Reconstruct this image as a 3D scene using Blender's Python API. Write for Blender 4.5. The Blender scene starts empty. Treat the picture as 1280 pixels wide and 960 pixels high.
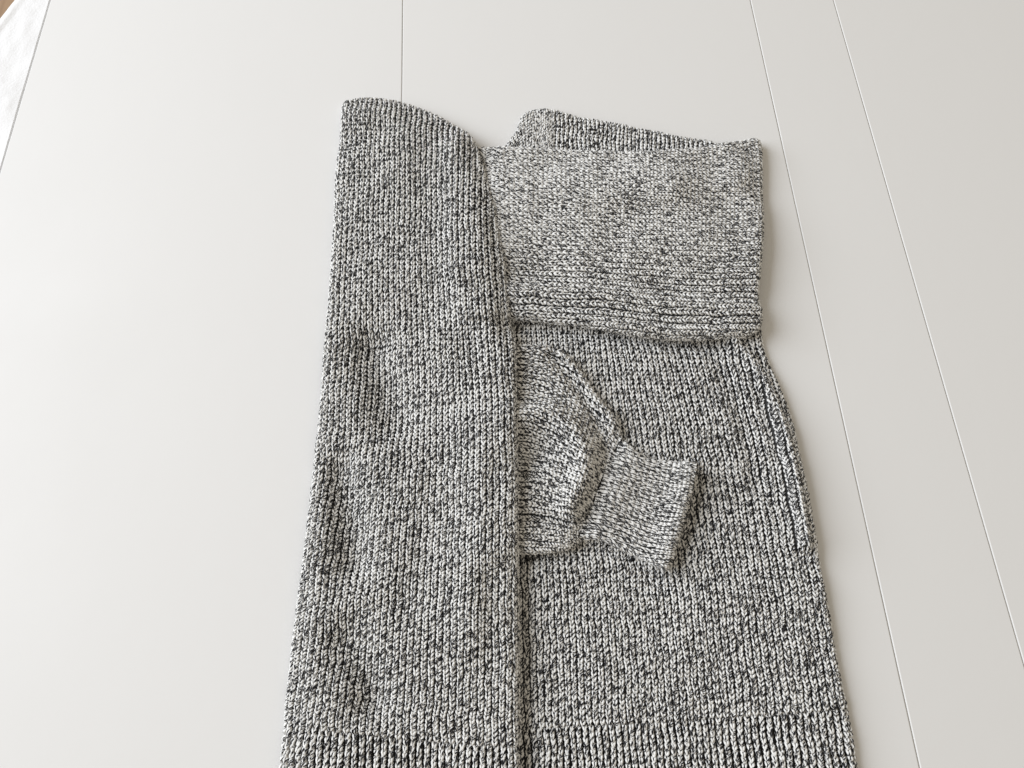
import bpy, math, random
import numpy as np
from mathutils import Vector, Matrix

sc = bpy.context.scene
C = sc.collection
R = math.radians
rng = np.random.default_rng(7)
random.seed(7)

# ------------------------------------------------------------------ camera
PITCH, DC, FPX = R(68.8), 0.62, 925.0
cp, sp = math.cos(PITCH), math.sin(PITCH)
CAM = np.array([0.0, -DC * cp, DC * sp])
cam = bpy.data.objects.new('camera', bpy.data.cameras.new('camera'))
C.objects.link(cam)
cam.location = CAM
cam.rotation_euler = (math.pi / 2 - PITCH, 0, 0)
cam.data.sensor_width = 36.0
cam.data.lens = 36.0 * FPX / 1280.0
cam.data.clip_start, cam.data.clip_end = 0.01, 50
sc.camera = cam

# ------------------------------------------------------------------ light
w = bpy.data.worlds.new('World'); sc.world = w; w.use_nodes = True
bg = w.node_tree.nodes['Background']
bg.inputs['Color'].default_value = (1.0, 0.895, 0.735, 1)
bg.inputs['Strength'].default_value = 0.415

def area(name, loc, target, sx, sy, power, col):
    l = bpy.data.lights.new(name, 'AREA'); l.shape = 'RECTANGLE'
    l.size, l.size_y, l.energy, l.color = sx, sy, power, col
    o = bpy.data.objects.new(name, l); C.objects.link(o)
    o.location = loc
    o.rotation_euler = (Vector(target) - Vector(loc)).to_track_quat('-Z', 'Y').to_euler()
    return o
area('window_light', (-3.05, 0.60, 1.95), (0, 0, 0), 3.2, 2.8, 178, (0.875, 0.925, 1.0))
sc.view_settings.view_transform = 'Standard'
sc.view_settings.look = 'None'
sc.view_settings.exposure = 0.0
sc.view_settings.gamma = 1.0
sc.cycles.max_bounces = 6

# ------------------------------------------------------------------ helpers
def px2w(p, h=0.0):
    p = np.asarray(p, float)
    u, v = p[..., 0] - 640.0, 480.0 - p[..., 1]
    dx, dy, dz = u, FPX * cp + v * sp, -FPX * sp + v * cp
    t = (h - CAM[2]) / dz
    return np.stack([dx * t + CAM[0], dy * t + CAM[1]], -1)

def cr(P, t):
    """Catmull-Rom through rows of P (n, ...) at t in [0, n-1]"""
    P = np.asarray(P, float); n = len(P)
    Pe = np.concatenate([[2 * P[0] - P[1]], P, [2 * P[-1] - P[-2]]])
    t = np.asarray(t, float)
    i = np.clip(np.floor(t).astype(int), 0, n - 2); f = (t - i)
    f = f.reshape(f.shape + (1,) * (P.ndim - 1))
    a, b, c, d = Pe[i], Pe[i + 1], Pe[i + 2], Pe[i + 3]
    return 0.5 * (2 * b + (c - a) * f + (2 * a - 5 * b + 4 * c - d) * f ** 2 + (3 * b - a - 3 * c + d) * f ** 3)

def closed_curve(P, sub=5):
    P = np.asarray(P, float); n = len(P)
    Pe = np.concatenate([P[-1:], P, P[:2]])
    return np.concatenate([cr(Pe, 1 + i + np.arange(sub) / sub) for i in range(n)])

def sdf(poly, q):
    """signed distance (positive inside) and its inward gradient"""
    q = np.asarray(q, float); shp = q.shape[:-1]; q = q.reshape(-1, 2)
    best = np.full(len(q), 1e9); near = np.zeros_like(q); ins = np.zeros(len(q), bool)
    for k in range(len(poly)):
        a, b = poly[k], poly[(k + 1) % len(poly)]
        ab = b - a; L = ab @ ab
        if L < 1e-14: continue
        t = np.clip(((q - a) @ ab) / L, 0, 1)
        c = a + t[:, None] * ab
        d = ((q - c) ** 2).sum(1)
        m = d < best; best[m] = d[m]; near[m] = c[m]
        cond = (a[1] > q[:, 1]) != (b[1] > q[:, 1])
        with np.errstate(divide='ignore', invalid='ignore'):
            xi = (b[0] - a[0]) * (q[:, 1] - a[1]) / (b[1] - a[1]) + a[0]
        ins ^= cond & (q[:, 0] < xi)
    d = np.sqrt(best); s = np.where(ins, d, -d)
    g = (q - near) / np.maximum(d, 1e-9)[:, None] * np.where(ins, 1, -1)[:, None]
    return s.reshape(shp), g.reshape(shp + (2,))

def polydist(line, q):
    best = np.full(q.shape[:-1], 1e9)
    for a, b in zip(line[:-1], line[1:]):
        ab = b - a; t = np.clip(((q - a) @ ab) / (ab @ ab), 0, 1)
        best = np.minimum(best, np.sqrt(((q - a - t[..., None] * ab) ** 2).sum(-1)))
    return best

_tab = rng.random((256, 256))
def vnoise(x, y, seed=0):
    x = np.asarray(x, float) + seed * 17.31; y = np.asarray(y, float) + seed * 5.77
    xi, yi = np.floor(x).astype(int), np.floor(y).astype(int)
    fx, fy = x - xi, y - yi
    fx, fy = fx * fx * (3 - 2 * fx), fy * fy * (3 - 2 * fy)
    g = lambda a, b: _tab[a % 256, b % 256]
    return ((g(xi, yi) * (1 - fx) + g(xi + 1, yi) * fx) * (1 - fy) + (g(xi, yi + 1) * (1 - fx) + g(xi + 1, yi + 1) * fx) * fy) * 2 - 1

# height field of the pile, 2 mm cells
GX0, GY0, GS, GN = -0.36, -0.42, 0.002, 390
gx = GX0 + GS * np.arange(GN); gy = GY0 + GS * np.arange(GN)
GQ = np.stack(np.meshgrid(gx, gy, indexing='ij'), -1)
def blur(H, sig):
    k = np.arange(-int(3 * sig / GS), int(3 * sig / GS) + 1) * GS
    k = np.exp(-k ** 2 / (2 * sig ** 2)); k /= k.sum(); n = len(k) // 2
    for ax in (0, 1):
        P = np.pad(H, [(n, n) if a == ax else (0, 0) for a in (0, 1)], mode='edge')
        H = np.apply_along_axis(lambda r: np.convolve(r, k, 'valid'), ax, P)
    return H
def samp(H, q):
    x = np.clip((q[..., 0] - GX0) / GS, 0, GN - 1.001); y = np.clip((q[..., 1] - GY0) / GS, 0, GN - 1.001)
    i, j = x.astype(int), y.astype(int); fx, fy = x - i, y - j
    return (H[i, j] * (1 - fx) + H[i + 1, j] * fx) * (1 - fy) + (H[i, j + 1] * (1 - fx) + H[i + 1, j + 1] * fx) * fy

def make_mesh(name, verts, quads, mat, parent=None, uv=None, smooth=True):
    me = bpy.data.meshes.new(name)
    nv, nq = len(verts), len(quads)
    me.vertices.add(nv); me.vertices.foreach_set('co', np.asarray(verts, np.float32).ravel())
    me.loops.add(nq * 4); me.loops.foreach_set('vertex_index', np.asarray(quads, np.int32).ravel())
    me.polygons.add(nq); me.polygons.foreach_set('loop_start', np.arange(nq, dtype=np.int32) * 4)
    me.polygons.foreach_set('use_smooth', np.full(nq, bool(smooth)))
    me.update(calc_edges=True)
    if uv is not None:
        l = me.uv_layers.new(name='yarn'); l.data.foreach_set('uv', np.asarray(uv, np.float32).ravel())
    me.materials.append(mat)
    o = bpy.data.objects.new(name, me); C.objects.link(o)
    if parent: o.parent = parent
    return o

# ------------------------------------------------------------------ materials
def nt(name):
    m = bpy.data.materials.new(name); m.use_nodes = True
    return m, m.node_tree.nodes, m.node_tree.links, m.node_tree.nodes['Principled BSDF']
def mth(N, L, op, a, b=None, clamp=False):
    n = N.new('ShaderNodeMath'); n.operation = op; n.use_clamp = clamp
    for k, v in enumerate((a, b)):
        if v is None: continue
        if isinstance(v, (int, float)): n.inputs[k].default_value = v
        else: L.new(v, n.inputs[k])
    return n.outputs[0]

def yarn_material(name, dark=0.0):
    m, N, L, B = nt(name)
    uv = N.new('ShaderNodeUVMap'); uv.uv_map = 'yarn'
    sep = N.new('ShaderNodeSeparateXYZ'); L.new(uv.outputs[0], sep.inputs[0])
    U, V = sep.outputs[0], sep.outputs[1]            # U: mm along the yarn, V: turns round it
    def n1(scale, detail=1.0):
        n = N.new('ShaderNodeTexNoise'); n.noise_dimensions = '1D'
        n.inputs['Scale'].default_value = 1.0; n.inputs['Detail'].default_value = detail
        L.new(mth(N, L, 'MULTIPLY', U, scale), n.inputs['W']); return n.outputs[0]
    # ply twist with an uneven pitch
    ph = mth(N, L, 'ADD', mth(N, L, 'MULTIPLY', V, 1.0), mth(N, L, 'MULTIPLY', U, 1 / 8.2))
    ph = mth(N, L, 'ADD', ph, mth(N, L, 'MULTIPLY', n1(0.09), 1.8))
    s = mth(N, L, 'SINE', mth(N, L, 'MULTIPLY', ph, 2 * math.pi))
    s2 = mth(N, L, 'SINE', mth(N, L, 'ADD', mth(N, L, 'MULTIPLY', ph, 4 * math.pi), mth(N, L, 'MULTIPLY', n1(0.21), 9.0)))
    s = mth(N, L, 'ADD', mth(N, L, 'MULTIPLY', s, 0.78), mth(N, L, 'MULTIPLY', s2, 0.54))
    thr = mth(N, L, 'MULTIPLY', mth(N, L, 'SUBTRACT', n1(0.12, 1.0), 0.5), 1.1)
    geo = N.new('ShaderNodeNewGeometry')
    fn = N.new('ShaderNodeTexNoise'); fn.inputs['Scale'].default_value = 1500; fn.inputs['Detail'].default_value = 2
    L.new(geo.outputs['Position'], fn.inputs['Vector'])
    f = mth(N, L, 'ADD', s, thr)
    f = mth(N, L, 'ADD', f, mth(N, L, 'MULTIPLY', mth(N, L, 'SUBTRACT', fn.outputs[0], 0.5), 0.8))
    f = mth(N, L, 'ADD', mth(N, L, 'MULTIPLY', f, 3.2), 1.5 - dark, clamp=True)
    mix = N.new('ShaderNodeMix'); mix.data_type = 'RGBA'
    L.new(f, mix.inputs[0])
    mix.inputs[6].default_value = (0.017, 0.017, 0.020, 1); mix.inputs[7].default_value = (0.86, 0.855, 0.835, 1)
    L.new(mix.outputs[2], B.inputs['Base Color'])
    B.inputs['Roughness'].default_value = 0.95; B.inputs['Specular IOR Level'].default_value = 0.15
    B.inputs['Sheen Weight'].default_value = 0.15; B.inputs['Sheen Roughness'].default_value = 0.5
    ply = mth(N, L, 'ABSOLUTE', mth(N, L, 'SINE', mth(N, L, 'MULTIPLY', mth(N, L, 'ADD', V, mth(N, L, 'MULTIPLY', U, 1 / 2.6)), 2 * math.pi)))
    h = mth(N, L, 'ADD', ply, mth(N, L, 'MULTIPLY', fn.outputs[0], 0.8))
    bp = N.new('ShaderNodeBump'); bp.inputs['Strength'].default_value = 0.35; bp.inputs['Distance'].default_value = 0.0004
    L.new(h, bp.inputs['Height']); L.new(bp.outputs[0], B.inputs['Normal'])
    return m
YARN = yarn_material('marl_yarn')

def plain(name, col, rough=0.6, spec=0.5, bump=None):
    m, N, L, B = nt(name)
    B.inputs['Base Color'].default_value = (*col, 1)
    B.inputs['Roughness'].default_value = rough; B.inputs['Specular IOR Level'].default_value = spec
    if bump:
        geo = N.new('ShaderNodeNewGeometry')
        n = N.new('ShaderNodeTexNoise'); n.inputs['Scale'].default_value = bump[0]; n.inputs['Detail'].default_value = 4
        L.new(geo.outputs['Position'], n.inputs['Vector'])
        b = N.new('ShaderNodeBump'); b.inputs['Strength'].default_value = bump[1]; b.inputs['Distance'].default_value = bump[2]
        L.new(n.outputs[0], b.inputs['Height']); L.new(b.outputs[0], B.inputs['Normal'])
    return m
BACK = plain('gap_shade_backing', (0.05, 0.05, 0.05), 1.0, 0.0, (900, 1.0, 0.001))  # near-black, paints the shade seen between stitches and wales
LACQ = plain('white_lacquer', (0.80, 0.795, 0.785), 0.55, 0.25, (38, 0.05, 0.002))
N, L, B = LACQ.node_tree.nodes, LACQ.node_tree.links, LACQ.node_tree.nodes['Principled BSDF']
_g = N.new('ShaderNodeNewGeometry'); _n = N.new('ShaderNodeTexNoise'); _n.inputs['Scale'].default_value = 7; _n.inputs['Detail'].default_value = 6
L.new(_g.outputs['Position'], _n.inputs['Vector'])
_r = N.new('ShaderNodeMapRange'); _r.inputs['From Min'].default_value = 0.3; _r.inputs['From Max'].default_value = 0.7
_r.inputs['To Min'].default_value = 0.42; _r.inputs['To Max'].default_value = 0.62
L.new(_n.outputs[0], _r.inputs['Value']); L.new(_r.outputs[0], B.inputs['Roughness'])
RAIL = plain('grey_underframe', (0.25, 0.25, 0.25), 0.8)

# ------------------------------------------------------------------ table
table = bpy.data.objects.new('table', None); C.objects.link(table)
table.location = (0, 0, -0.75)
table['label'] = 'white lacquered table with thin grooves between its boards, the sweater lying on it'
table['category'] = 'table'
def seam(p0, p1, y):
    a, b = px2w(p0), px2w(p1)
    return a[0] + (b[0] - a[0]) * (y - a[1]) / (b[1] - a[1])
YT, YB = 0.62, -0.60
seams = [((63, 0), (0, 215)), ((503.5, 0), (502.2, 130)), ((938, 0), (1150, 960)), ((1042, 0), (1280, 830))]
xs = [(seam(a, b, YT), seam(a, b, YB)) for a, b in seams]
xs.append((xs[-1][0] + 0.42, xs[-1][1] + 0.42))
GAP, BEV, TH = 0.00035, 0.0007, 0.024
def board(xl, xr, mat):
    """a slab with eased long edges: profile swept from the far end to the near end"""
    V = []
    for (l, r, y) in ((xl[0], xr[0], YT), (xl[1], xr[1], YB)):
        l += GAP; r -= GAP
        b = BEV
        prof = [(l, -TH), (l, -b), (l + b * .3, -b * .3), (l + b, 0), (r - b, 0), (r - b * .3, -b * .3), (r, -b), (r, -TH)]
        V += [(x, y, z + 0.75) for x, z in prof]
    n = 8; F = [(i, i + n, (i + 1) % n + n, (i + 1) % n) for i in range(n)]
    F += [(0, 1, 6, 7), (1, 2, 5, 6), (2, 3, 4, 5), (n, n + 7, n + 6, n + 1), (n + 1, n + 6, n + 5, n + 2), (n + 2, n + 5, n + 4, n + 3)]
    return make_mesh('table_board', V, [f[::-1] for f in F], mat, table, smooth=False)
for k in range(4): board(xs[k], xs[k + 1], LACQ)
def box(name, x0, x1, y0, y1, z0, z1, mat, parent):
    V = [(x, y, z) for z in (z0, z1) for y in (y0, y1) for x in (x0, x1)]
    F = [(0, 2, 3, 1), (4, 5, 7, 6), (0, 1, 5, 4), (1, 3, 7, 5), (3, 2, 6, 7), (2, 0, 4, 6)]
    return make_mesh(name, V, F, mat, parent, smooth=False)
box('underframe', xs[0][1] + 0.07, xs[4][1] - 0.12, YB + 0.05, YT - 0.05, 0.75 - TH - 0.07, 0.75 - TH - 0.001, RAIL, table)
for lx in (xs[0][1] + 0.08, xs[4][1] - 0.2):
    for ly in (YB + 0.06, YT - 0.12):
        box('leg', lx, lx + 0.06, ly, ly + 0.06, 0, 0.75 - TH - 0.071, LACQ, table)

for k in range(1, 4):
    (l, r) = xs[k]; g = 0.004
    make_mesh('groove_strip', [(l - g, YT, 0.75 - 0.0015), (l + g, YT, 0.75 - 0.0015), (r + g, YB, 0.75 - 0.0015), (r - g, YB, 0.75 - 0.0015)], [(0, 3, 2, 1)], LACQ, table, smooth=False)
# ------------------------------------------------------------------ floor
m, N, L, B = nt('oak_floor')
tc = N.new('ShaderNodeNewGeometry'); mp = N.new('ShaderNodeMapping'); mp.inputs['Scale'].default_value = (14, 1.2, 1)
L.new(tc.outputs['Position'], mp.inputs[0])
nn = N.new('ShaderNodeTexNoise'); nn.inputs['Scale'].default_value = 3; nn.inputs['Detail'].default_value = 5; L.new(mp.outputs[0], nn.inputs[0])
rp = N.new('ShaderNodeValToRGB'); rp.color_ramp.elements[0].color = (0.20, 0.12, 0.07, 1); rp.color_ramp.elements[1].color = (0.42, 0.28, 0.17, 1)
L.new(nn.outputs[0], rp.inputs[0]); L.new(rp.outputs[0], B.inputs['Base Color']); B.inputs['Roughness'].default_value = 0.5
fl = make_mesh('floor', [(-4, -4, -0.75), (4, -4, -0.75), (4, 4, -0.75), (-4, 4, -0.75)], [(0, 1, 2, 3)], m, smooth=False)
fl['kind'] = 'structure'

# ------------------------------------------------------------------ white cloth left of the table
CL = plain('white_cotton', (0.86, 0.86, 0.865), 0.9, 0.1, (420, 0.35, 0.001))
nx_, ny_ = 160, 240
a0, a1 = px2w((63, 0), 0), px2w((0, 215), 0)
dirv = (a1 - a0) / np.linalg.norm(a1 - a0); nrm = np.array([dirv[1], -dirv[0]])
if nrm[0] > 0: nrm = -nrm
ca, cb = px2w((14, -2), -0.002), px2w((-3, 20), -0.002)
# grid laid along the cloth's own hem (ca -> cb), tucked down beside the table edge
hd = (cb - ca) / np.linalg.norm(cb - ca); hn = np.array([hd[1], -hd[0]])
if hn @ (a1 - ca) < 0: hn = -hn
si, ti = np.meshgrid(np.linspace(0.0, 0.40, nx_ + 1) ** 1.3 + 0.0024, np.linspace(-0.03, 0.60, ny_ + 1), indexing='ij')
th_ = -((a0 + nrm * si[..., None] - ca) @ hn) / (dirv @ hn)          # where each row meets the hem
q = a0 + nrm * si[..., None] + dirv * (th_ + ti)[..., None]
ti = ti * (dirv @ hn)
e = si
bx, by = q[..., 0], q[..., 1]
hgt = 0.0022 * vnoise(bx * 18 + by * 9, by * 20, 3) + 0.0012 * vnoise(bx * 50 + by * 20, by * 34 - bx * 20, 4) + 0.0005 * vnoise(bx * 130, by * 120, 5)
hgt += 0.0015 * np.exp(-((ti - 0.010) / 0.004) ** 2)
z = -0.0020 + 0.55 * hgt * np.clip(e / 0.012, 0.1, 1) - np.clip(0.004 - ti, 0, 1) * 9.0
z = np.maximum(z, -0.5); z[0] -= 0.012
V = np.concatenate([q, z[..., None]], -1).reshape(-1, 3)
idx = np.arange((nx_ + 1) * (ny_ + 1)).reshape(nx_ + 1, ny_ + 1)
F = np.stack([idx[:-1, :-1], idx[1:, :-1], idx[1:, 1:], idx[:-1, 1:]], -1).reshape(-1, 4)
cl = make_mesh('white_cloth', V, F, CL)
cl['label'] = 'crumpled white cloth lying along the left edge of the table, in the top left corner'
cl['category'] = 'cloth'

# ------------------------------------------------------------------ sweater
sweater = bpy.data.objects.new('knitted_sweater', None); C.objects.link(sweater)
sweater['label'] = 'chunky black and white marl knitted sweater, half folded with its sleeve laid across'
sweater['category'] = 'sweater'

HM = np.zeros((GN, GN))            # top of everything laid down so far

class Layer:
    """one layer of the pile: outline and top height; roll() bends the cloth round its folded edge"""
    def __init__(s, outline, t, rad, zmid, ridges=(), drape=0.010, wav=0.0018, seed=1, lift=None):
        global HM
        s.t, s.rad = t, rad
        s.poly = px2w(closed_curve(outline), zmid)
        sup = HM.copy()
        S = blur(sup, drape); S = blur(np.maximum(S, sup - 0.001), 0.004)
        T = S + t + wav * vnoise(GQ[..., 0] * 22, GQ[..., 1] * 16, seed) + 0.4 * wav * vnoise(GQ[..., 0] * 70, GQ[..., 1] * 55, seed + 9)
        for line, wd, h in ridges:
            l = px2w(cr(np.array(line, float), np.linspace(0, len(line) - 1, 6 * len(line))), zmid)
            T = T + h * np.exp(-(polydist(l, GQ) / wd) ** 2)
        s.T = T
        d, _ = sdf(s.poly, GQ)
        prof = np.where(d > 0, np.sqrt(np.clip(1 - (1 - np.clip(d / rad, 0, 1)) ** 2, 0, 1)), 0)
        HM = np.maximum(HM, np.where(d > 0, T - rad * (1 - prof), 0))
        s.gTx, s.gTy = np.gradient(T, GS)
    def place(s, q):
        """flat cloth coordinates -> 3D point, normal, arc distance past the start of the roll"""
        d, g = sdf(s.poly, q)
        u = s.rad - d
        th = np.clip(u / s.rad, 0, 2.7)
        shift = np.where(u > 0, s.rad * np.sin(th) - u, 0)
        p = q - g * shift[..., None]
        edge = np.clip(u, 0, None)
        q0 = q + g * edge[..., None]          # where the roll starts
        z = samp(s.T, np.where((u > 0)[..., None], q0, q)) - s.rad * (1 - np.cos(th))
        gxn, gyn = samp(s.gTx, q), samp(s.gTy, q)
        n = np.stack([-gxn, -gyn, np.ones_like(gxn)], -1)
        n /= np.linalg.norm(n, axis=-1, keepdims=True)
        out = np.concatenate([-g, np.zeros(g.shape[:-1] + (1,))], -1)
        n = n * np.cos(th)[..., None] + out * np.sin(th)[..., None]
        n /= np.linalg.norm(n, axis=-1, keepdims=True)
        return np.concatenate([p, z[..., None]], -1), n, u

# half a knit loop, from the middle of its head to the middle of its foot: across (wales), along (courses), height
LOOP = np.array([[0.00, 0.82, -0.7], [0.17, 0.80, -0.7], [0.335, 0.50, 0.0], [0.27, 0.12, 1.0], [0.16, -0.16, 1.1],
                 [0.06, -0.42, 0.4], [0.20, -0.84, -2.2], [0.50, -0.95, -3.6]])
LIM = 2.45
STRIPE = [0]
def knit(layer, grid, zc, W, H, name, rad=0.00084, keep=None, rib=0.0, hh=1.0, seed=1, npt=14, ns=5,
         depth=0.0011, sq=0.92, rcut=None, uend=True, jit=0.75):
    """grid: rows (away from the cast-on end to it) of pixel control points; W, H: wale and course size in metres"""
    G = px2w(np.array(grid, float), zc)
    nr, nc = G.shape[:2]
    length = np.linalg.norm(np.diff(G, axis=0), axis=-1).sum(0).mean()
    width = np.linalg.norm(np.diff(G, axis=1), axis=-1).sum(1).mean()
    nW, nH = int(round(width / W)), int(round(length / H))
    def surf(i, j):
        a = np.clip(i / nW, -0.02, 1.02) * (nc - 1); b = np.clip(j / nH, -0.02, 1.02) * (nr - 1)
        rows = cr(G, b)                              # (..., nc, 2)
        shp = a.shape; rows = rows.reshape(-1, nc, 2); af = a.ravel()
        k = np.clip(np.floor(af).astype(int), 0, nc - 2); f = (af - k)[:, None]
        ii = np.arange(len(af))
        b_, c_ = rows[ii, k], rows[ii, k + 1]
        a_ = np.where((k > 0)[:, None], rows[ii, np.maximum(k - 1, 0)], 2 * b_ - c_)
        d_ = np.where((k < nc - 2)[:, None], rows[ii, np.minimum(k + 2, nc - 1)], 2 * c_ - b_)
        r = 0.5 * (2 * b_ + (c_ - a_) * f + (2 * a_ - 5 * b_ + 4 * c_ - d_) * f ** 2 + (3 * b_ - a_ - 3 * c_ + d_) * f ** 3)
        return r.reshape(shp + (2,))
    # ---- yarn
    tt = np.arange(nW * npt + 1) / npt               # stitches along the course
    J, I = np.meshgrid(np.arange(nH) + 0.5, tt, indexing='ij')
    ph = 2 * math.pi * I
    cell = np.floor(I + 0.5)
    jx = _tab[(cell.astype(int) * 7 + seed * 31) % 256, (J.astype(int) * 13 + 5) % 256] - 0.5
    jy = _tab[(cell.astype(int) * 11 + 3) % 256, (J.astype(int) * 5 + seed * 17) % 256] - 0.5
    wt = np.cos(ph) * 0.5 + 0.5                      # jitter acts on the loop heads, zero between loops
    fI = I - np.round(I); side = np.sign(fI); ls = cr(LOOP, np.abs(fI) * 2 * (len(LOOP) - 1))
    lx = ls[..., 0]
    lx = np.where(lx < 0.44, lx * sq, lx * sq + (lx - 0.44) / 0.06 * 0.5 * (1 - sq))
    xx = np.round(I) + side * lx * (1 + 0.10 * jit * jx * wt) + 0.05 * jit * jx * wt
    yy = J - ls[..., 1] * hh * (1 + 0.14 * jit * jy)
    wob = 0.16 * vnoise(J * 0.35, I * 0.25, seed) + 0.035 * vnoise(J * 0.9, I * 0.5, seed + 2)
    yy += 0.22 * vnoise(J * 0.2, I * 0.3, seed + 1) + 0.10 * jit * vnoise(J * 0.8 + 31, I * 0.9, seed + 3)
    cc = depth * ls[..., 2] + depth * 0.25 * vnoise(J * 1.1, I * 1.7, seed + 5)
    fx = xx - np.round(xx)
    if rib:
        cc = cc - rib * (0.5 - 0.5 * np.cos(2 * math.pi * fx)) ** 1.0
    xx = xx + wob
    q = surf(xx, yy)
    P, Nn, u = layer.place(q)
    ok = (u < LIM * layer.rad) & (xx > -0.4) & (xx < nW + 0.4)
    if keep is not None:
        kd, _ = sdf(px2w(closed_curve(keep, 3), zc), q); ok &= kd > 0
    P = P + Nn * (cc - rad)[..., None]
    Tn = np.gradient(P, axis=1); Tn /= np.linalg.norm(Tn, axis=-1, keepdims=True) + 1e-12
    Bn = np.cross(Tn, Nn); Bn /= np.linalg.norm(Bn, axis=-1, keepdims=True) + 1e-12
    Mn = np.cross(Bn, Tn)
    rr = rad * (1 + 0.14 * vnoise(J * 3.3, I * 2.1, seed + 6)) * (1 + 0.10 * np.cos(2 * ph + math.pi))
    phi = 2 * math.pi * np.arange(ns) / ns
    ring = P[:, :, None] + rr[..., None, None] * (np.cos(phi)[None, None, :, None] * Bn[:, :, None] + 0.85 * np.sin(phi)[None, None, :, None] * Mn[:, :, None])
    arc = np.concatenate([np.zeros((nH, 1)), np.cumsum(np.linalg.norm(np.diff(P, axis=1), axis=-1), 1)], 1) * 1000
    STRIPE[0] += 1
    arc = arc + (np.arange(nH)[:, None] * 37.7 + STRIPE[0] * 911.3) % 1900
    npx = P.shape[1]
    vid = np.arange(nH * npx * ns).reshape(nH, npx, ns)
    seg = ok[:, :-1] & ok[:, 1:]
    hidden = seg
    jj, kk = np.nonzero(hidden)
    Q, UV = [], []
    for s in range(ns):
        s2 = (s + 1) % ns
        Q.append(np.stack([vid[jj, kk, s], vid[jj, kk + 1, s], vid[jj, kk + 1, s2], vid[jj, kk, s2]], -1))
        u0, u1 = arc[jj, kk], arc[jj, kk + 1]; v0, v1 = s / ns + 0 * u0, (s + 1) / ns + 0 * u0
        UV.append(np.stack([np.stack([u0, v0], -1), np.stack([u1, v0], -1), np.stack([u1, v1], -1), np.stack([u0, v1], -1)], 1))
    Q = np.concatenate(Q); UV = np.concatenate(UV)
    used = np.unique(Q); remap = np.full(nH * npx * ns, -1); remap[used] = np.arange(len(used))
    VV = ring.reshape(-1, 3)[used]
    # ---- added sheet under the stitches, its dark colour standing in for shade in the gaps
    I2, J2 = np.meshgrid(np.arange(0, nW * 1 + 1), np.arange(0, nH + 1), indexing='ij')
    q2 = surf(I2.astype(float), J2.astype(float)); P2, N2, u2 = layer.place(q2)
    ok2 = (u2 < (LIM + .2) * layer.rad)
    if keep is not None:
        kd, _ = sdf(px2w(closed_curve(keep, 3), zc), q2); ok2 &= kd > -0.002
    P2 = P2 - N2 * (2.6 * rad + rib * 0.75)
    vi = np.arange(P2.shape[0] * P2.shape[1]).reshape(P2.shape[:2])
    fo = ok2[:-1, :-1] & ok2[1:, :-1] & ok2[1:, 1:] & ok2[:-1, 1:]
    F2 = np.stack([vi[:-1, :-1], vi[:-1, 1:], vi[1:, 1:], vi[1:, :-1]], -1)[fo]
    us = np.unique(F2); rm = np.full(vi.size, -1); rm[us] = np.arange(len(us))
    part = make_mesh(name, P2.reshape(-1, 3)[us], rm[F2], BACK, sweater)
    st = make_mesh('knit_stitches', VV, remap[Q][:, ::-1], YARN, part, uv=UV[:, ::-1])
    st['kind'] = 'stuff'
    ci, cj = np.nonzero(ok & (ls[..., 2] > 0.2)); pk = rng.integers(0, len(ci), len(ci) // 11)
    FUZZ.append((P[ci[pk], cj[pk]], Nn[ci[pk], cj[pk]], Bn[ci[pk], cj[pk]]))
    print(name, 'wales', nW, 'courses', nH, 'quads', len(Q))
    return part

FUZZ = []
WA, CO = 0.00495, 0.0035

# --- body lying flat underneath
body = Layer([(425, 255), (440, 146), (520, 158), (570, 185), (600, 225), (640, 230), (900, 230), (956, 300), (952, 400), (959, 445), (984, 505), (1001, 580), (1013, 640), (1022, 690), (1037, 770),
              (1052, 850), (1064, 905), (1073, 965), (1080, 1040), (1086, 1100), (700, 1100), (380, 1100), (380, 900), (400, 600)],
             0.0085, 0.0050, 0.006,
             ridges=[([(912, 424), (935, 450), (957, 490), (975, 540), (990, 600), (1003, 680)], 0.0050, 0.0090),
                     ([(880, 430), (905, 470), (925, 520), (945, 600)], 0.008, -0.0028), ([(925, 436), (945, 470), (962, 520), (975, 570)], 0.0055, -0.0045),
                     ([(640, 409), (700, 414), (770, 422), (830, 430), (905, 431)], 0.0050, -0.0040), ([(655, 440), (656, 600), (657, 800), (660, 960)], 0.0060, -0.0040),
                     ([(645, 698), (700, 696), (728, 684), (775, 695), (825, 716)], 0.0045, -0.0030), ([(842, 712), (862, 660), (878, 590)], 0.0045, -0.0030)], seed=2)
bgrid = [[(610, 395), (720, 395), (835, 395), (972, 395)],
         [(612, 560), (735, 560), (870, 560), (1020, 560)],
         [(616, 730), (755, 729), (895, 727), (1052, 722)],
         [(618, 912), (765, 906), (915, 897), (1082, 885)]]
BR = bgrid[-1]
# collar behind
collar = Layer([(612, 215), (628, 188), (645, 165), (657, 143), (690, 138), (722, 147), (782, 158), (842, 170), (900, 182), (930, 240), (780, 270), (640, 260)],
               0.007, 0.004, 0.004, ridges=[([(688, 130), (690, 160), (692, 200)], 0.003, -0.0012)], seed=3, drape=0.006)
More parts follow.
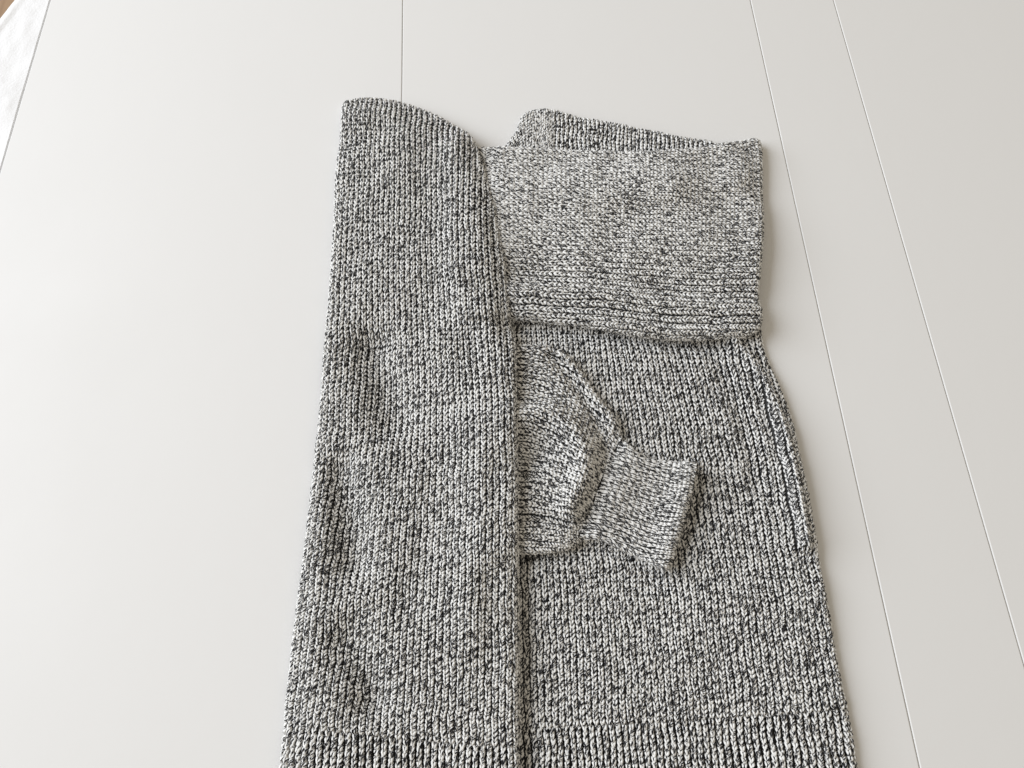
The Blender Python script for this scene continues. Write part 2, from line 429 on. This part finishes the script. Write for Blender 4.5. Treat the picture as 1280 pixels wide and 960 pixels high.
# upper sleeve
sleeve = Layer([(560, 182), (600, 178), (640, 181), (690, 184), (750, 188), (810, 189), (860, 184), (895, 178), (925, 171), (948, 167), (956, 180), (957, 230), (955, 300), (950, 360), (953, 402), (940, 418), (915, 421),
                (880, 424), (840, 424), (800, 421), (760, 414), (720, 406), (680, 401), (640, 398), (570, 396)],
               0.0110, 0.0070, 0.015, ridges=[([(640, 366), (700, 370), (780, 378), (860, 388), (935, 392)], 0.0095, 0.0045), ([(640, 350), (700, 352), (780, 358), (860, 365), (940, 366)], 0.010, -0.0015), ([(600, 397), (640, 399), (700, 402), (770, 411), (830, 420), (900, 419)], 0.0060, 0.0050),
                                             ([(885, 215), (905, 270), (900, 330)], 0.02, -0.0022), ([(700, 260), (780, 300)], 0.03, 0.0015)], seed=4)
# lower sleeve, gathered into its cuff
lower = Layer([(600, 428), (640, 429), (668, 429), (690, 431), (706, 439), (727, 463), (752, 499), (772, 526), (782, 546), (802, 566), (835, 574), (871, 580), (869, 600), (860, 635), (850, 672), (836, 711),
               (820, 708), (795, 694), (770, 682), (748, 673), (728, 675), (708, 686), (675, 691), (640, 690), (600, 688)],
              0.0105, 0.0050, 0.017, ridges=[([(690, 444), (711, 469), (735, 505), (752, 540), (757, 562)], 0.0055, -0.0048),
                                          ([(655, 585), (668, 575), (676, 560)], 0.012, -0.0065),
                                          ([(648, 520), (690, 520), (720, 548), (728, 590), (712, 635)], 0.010, 0.0085),
                                          ([(650, 643), (680, 650), (705, 655)], 0.004, -0.0040),
                                          ([(775, 545), (758, 582), (741, 620), (725, 664)], 0.0075, -0.0050),
                                          ([(815, 590), (795, 640), (780, 668)], 0.022, -0.0030),
                                          ([(864, 588), (846, 650), (830, 702)], 0.010, 0.0040)], seed=5)
cuff = lower
# left side folded over everything
left = Layer([(425, 119), (440, 113), (460, 111), (490, 114), (525, 124), (555, 139), (580, 157), (595, 178), (606, 215), (616, 250), (625, 290), (633, 350), (638, 400), (644, 428), (645, 500), (646, 560),
              (647, 650), (648, 750), (649, 850), (650, 960), (652, 1100), (500, 1100), (328, 1100), (344, 960), (354, 860), (365, 760), (377, 680), (386, 590), (397, 500), (402, 430), (407, 380), (413, 300), (417, 210), (424, 150)],
             0.0095, 0.0062, 0.019, ridges=[([(626, 440), (630, 560), (632, 700), (634, 860)], 0.0035, 0.0012), ([(600, 450), (608, 700), (612, 860)], 0.006, -0.0012),
                                            ([(606, 175), (620, 250), (632, 320), (641, 400)], 0.013, -0.0085), ([(465, 430), (490, 520)], 0.018, -0.0135), ([(425, 590), (440, 700)], 0.015, -0.0130), ([(435, 800), (465, 870)], 0.016, -0.0110), ([(560, 430), (585, 560), (590, 780)], 0.020, 0.0065), ([(455, 580), (520, 600)], 0.012, 0.003), ([(500, 760), (530, 690)], 0.014, -0.003), ([(430, 170), (480, 160)], 0.012, -0.003), ([(500, 200), (520, 330)], 0.02, 0.003)], seed=7)

knit(body, bgrid, 0.009, WA, CO, 'body_panel', keep=[(618, 385), (760, 385), (900, 385), (1000, 380), (1060, 600), (1110, 900), (1110, 960), (850, 960), (618, 960), (612, 700)], seed=1)
knit(body, [[(x, y) for x, y in BR], [(619, 1000), (771, 994), (926, 985), (1097, 972)], [(620, 1090), (776, 1084), (935, 1075), (1108, 1060)]],
     0.009, WA * 0.97, CO * 1.02, 'hem', rib=0.0018, sq=0.74, seed=2, rad=0.0009)
# side of the armhole: the wales turn along the fold
knit(collar, [[(688, 122), (760, 130), (830, 146), (915, 168)], [(686, 170), (760, 180), (830, 192), (915, 210)], [(685, 215), (760, 225), (830, 240), (915, 250)]],
     0.006, WA * 0.86, CO, 'collar', rib=0.0018, sq=0.74, seed=3, rad=0.0010)
knit(collar, [[(694, 114), (660, 105), (600, 150)], [(692, 168), (666, 160), (628, 190)], [(692, 235), (665, 230), (630, 245)]],
     0.006, WA * 0.75, CO * 0.85, 'shoulder', seed=4, rad=0.0009)
# sleeve: wales run across, cast-on end towards the left
def tr(g): return [list(r) for r in zip(*g)]
sg = tr([[(985, 140), (860, 165), (740, 165), (590, 158)],
         [(992, 230), (860, 236), (740, 236), (590, 232)],
         [(988, 320), (860, 322), (740, 316), (590, 308)],
         [(975, 450), (860, 452), (740, 438), (590, 426)]])
sg = sg
sg = [[row[k] for k in (3, 2, 1, 0)] for row in sg]
knit(sleeve, sg, 0.018, WA * 0.96, CO * 1.04, 'sleeve', sq=1.06, jit=1.5, rad=0.00086, depth=0.0007, keep=[(595, 120), (800, 120), (1010, 110), (1010, 300), (1010, 480), (800, 480), (612, 470), (600, 300)], seed=5)
lg = [[(596, 400), (596, 505), (596, 610), (596, 712)],
      [(690, 405), (672, 505), (660, 600), (668, 715)],
      [(765, 462), (738, 545), (715, 620), (716, 712)],
      [(812, 530), (790, 585), (762, 640), (752, 705)]]
knit(lower, lg, 0.019, WA * 0.86, CO * 0.95, 'sleeve_end', keep=[(622, 380), (720, 400), (810, 490), (785, 535), (762, 575), (744, 618), (724, 668), (716, 720), (622, 730)], seed=6, rad=0.0009)
cg = [[(735, 520), (722, 570), (702, 630), (690, 690)],
      [(790, 545), (778, 595), (765, 640), (752, 700)],
      [(838, 562), (830, 608), (815, 660), (800, 718)],
      [(870, 568), (865, 615), (852, 665), (836, 724)]]
knit(cuff, cg, 0.016, 0.0036, 0.0044, 'cuff', rib=0.0016, sq=0.80, hh=1.15, seed=7, rad=0.00078, npt=10, keep=[(714, 720), (722, 668), (742, 618), (760, 575), (783, 535), (800, 500), (900, 560), (870.5, 578), (864, 630), (850, 680), (837, 716), (830, 740)])
# left side
LG = [[(412, 96), (466, 98), (522, 104), (585, 118), (640, 140)],
      [(400, 300), (462, 300), (522, 302), (584, 304), (652, 306)],
      [(386, 520), (456, 522), (526, 524), (596, 525), (667, 526)],
      [(360, 720), (438, 724), (516, 727), (594, 730), (669, 732)],
      [(336, 903), (420, 915), (505, 925), (590, 932), (672, 936)]]
knit(left, LG, 0.024, WA, CO, 'folded_panel', seed=8, keep=[(360, 80), (500, 80), (640, 90), (700, 300), (700, 600), (700, 960), (500, 990), (330, 960), (330, 700), (370, 300)])
knit(left, [LG[-1], [(328, 1000), (414, 1008), (502, 1016), (590, 1022), (674, 1026)], [(322, 1085), (410, 1090), (500, 1095), (590, 1098), (676, 1100)]],
     0.024, WA * 0.97, CO * 1.02, 'hem', rib=0.0018, sq=0.74, seed=9, rad=0.0009)

# ------------------------------------------------------------------ loose fibres standing off the yarn
FP, FN, FB = [np.concatenate(a) for a in zip(*FUZZ)]
n = len(FP)
dirs = FN * rng.uniform(0.3, 1.0, (n, 1)) + rng.normal(0, 0.6, (n, 3)); dirs /= np.linalg.norm(dirs, axis=1, keepdims=True)
bend = rng.normal(0, 1, (n, 3)); Lh = rng.uniform(0.0012, 0.0042, (n, 1)); wid = 0.00005
side = np.cross(dirs, rng.normal(0, 1, (n, 3))); side /= np.linalg.norm(side, axis=1, keepdims=True)
up2 = np.cross(dirs, side)
V = []; 
for k, t in enumerate((0, 0.5, 1.0)):
    c = FP + FN * 0.0006 + dirs * Lh * t + bend * Lh * 0.45 * t * t
    for a in (0, 2.094, 4.189):
        V.append(c + (side * math.cos(a) + up2 * math.sin(a)) * wid * (1.1 - t))
V = np.stack(V, 1).reshape(-1, 3)
F = []
for k in range(2):
    for a in range(3):
        i0, i1, i2, i3 = k * 3 + a, k * 3 + (a + 1) % 3, k * 3 + 3 + (a + 1) % 3, k * 3 + 3 + a
        F.append(np.arange(n)[:, None] * 9 + np.array([i0, i1, i2, i3])[None])
FIB = plain('pale_fibre', (0.7, 0.69, 0.66), 0.9, 0.1)
fz = make_mesh('loose_fibres', V, np.concatenate(F), FIB, sweater); fz['kind'] = 'stuff'
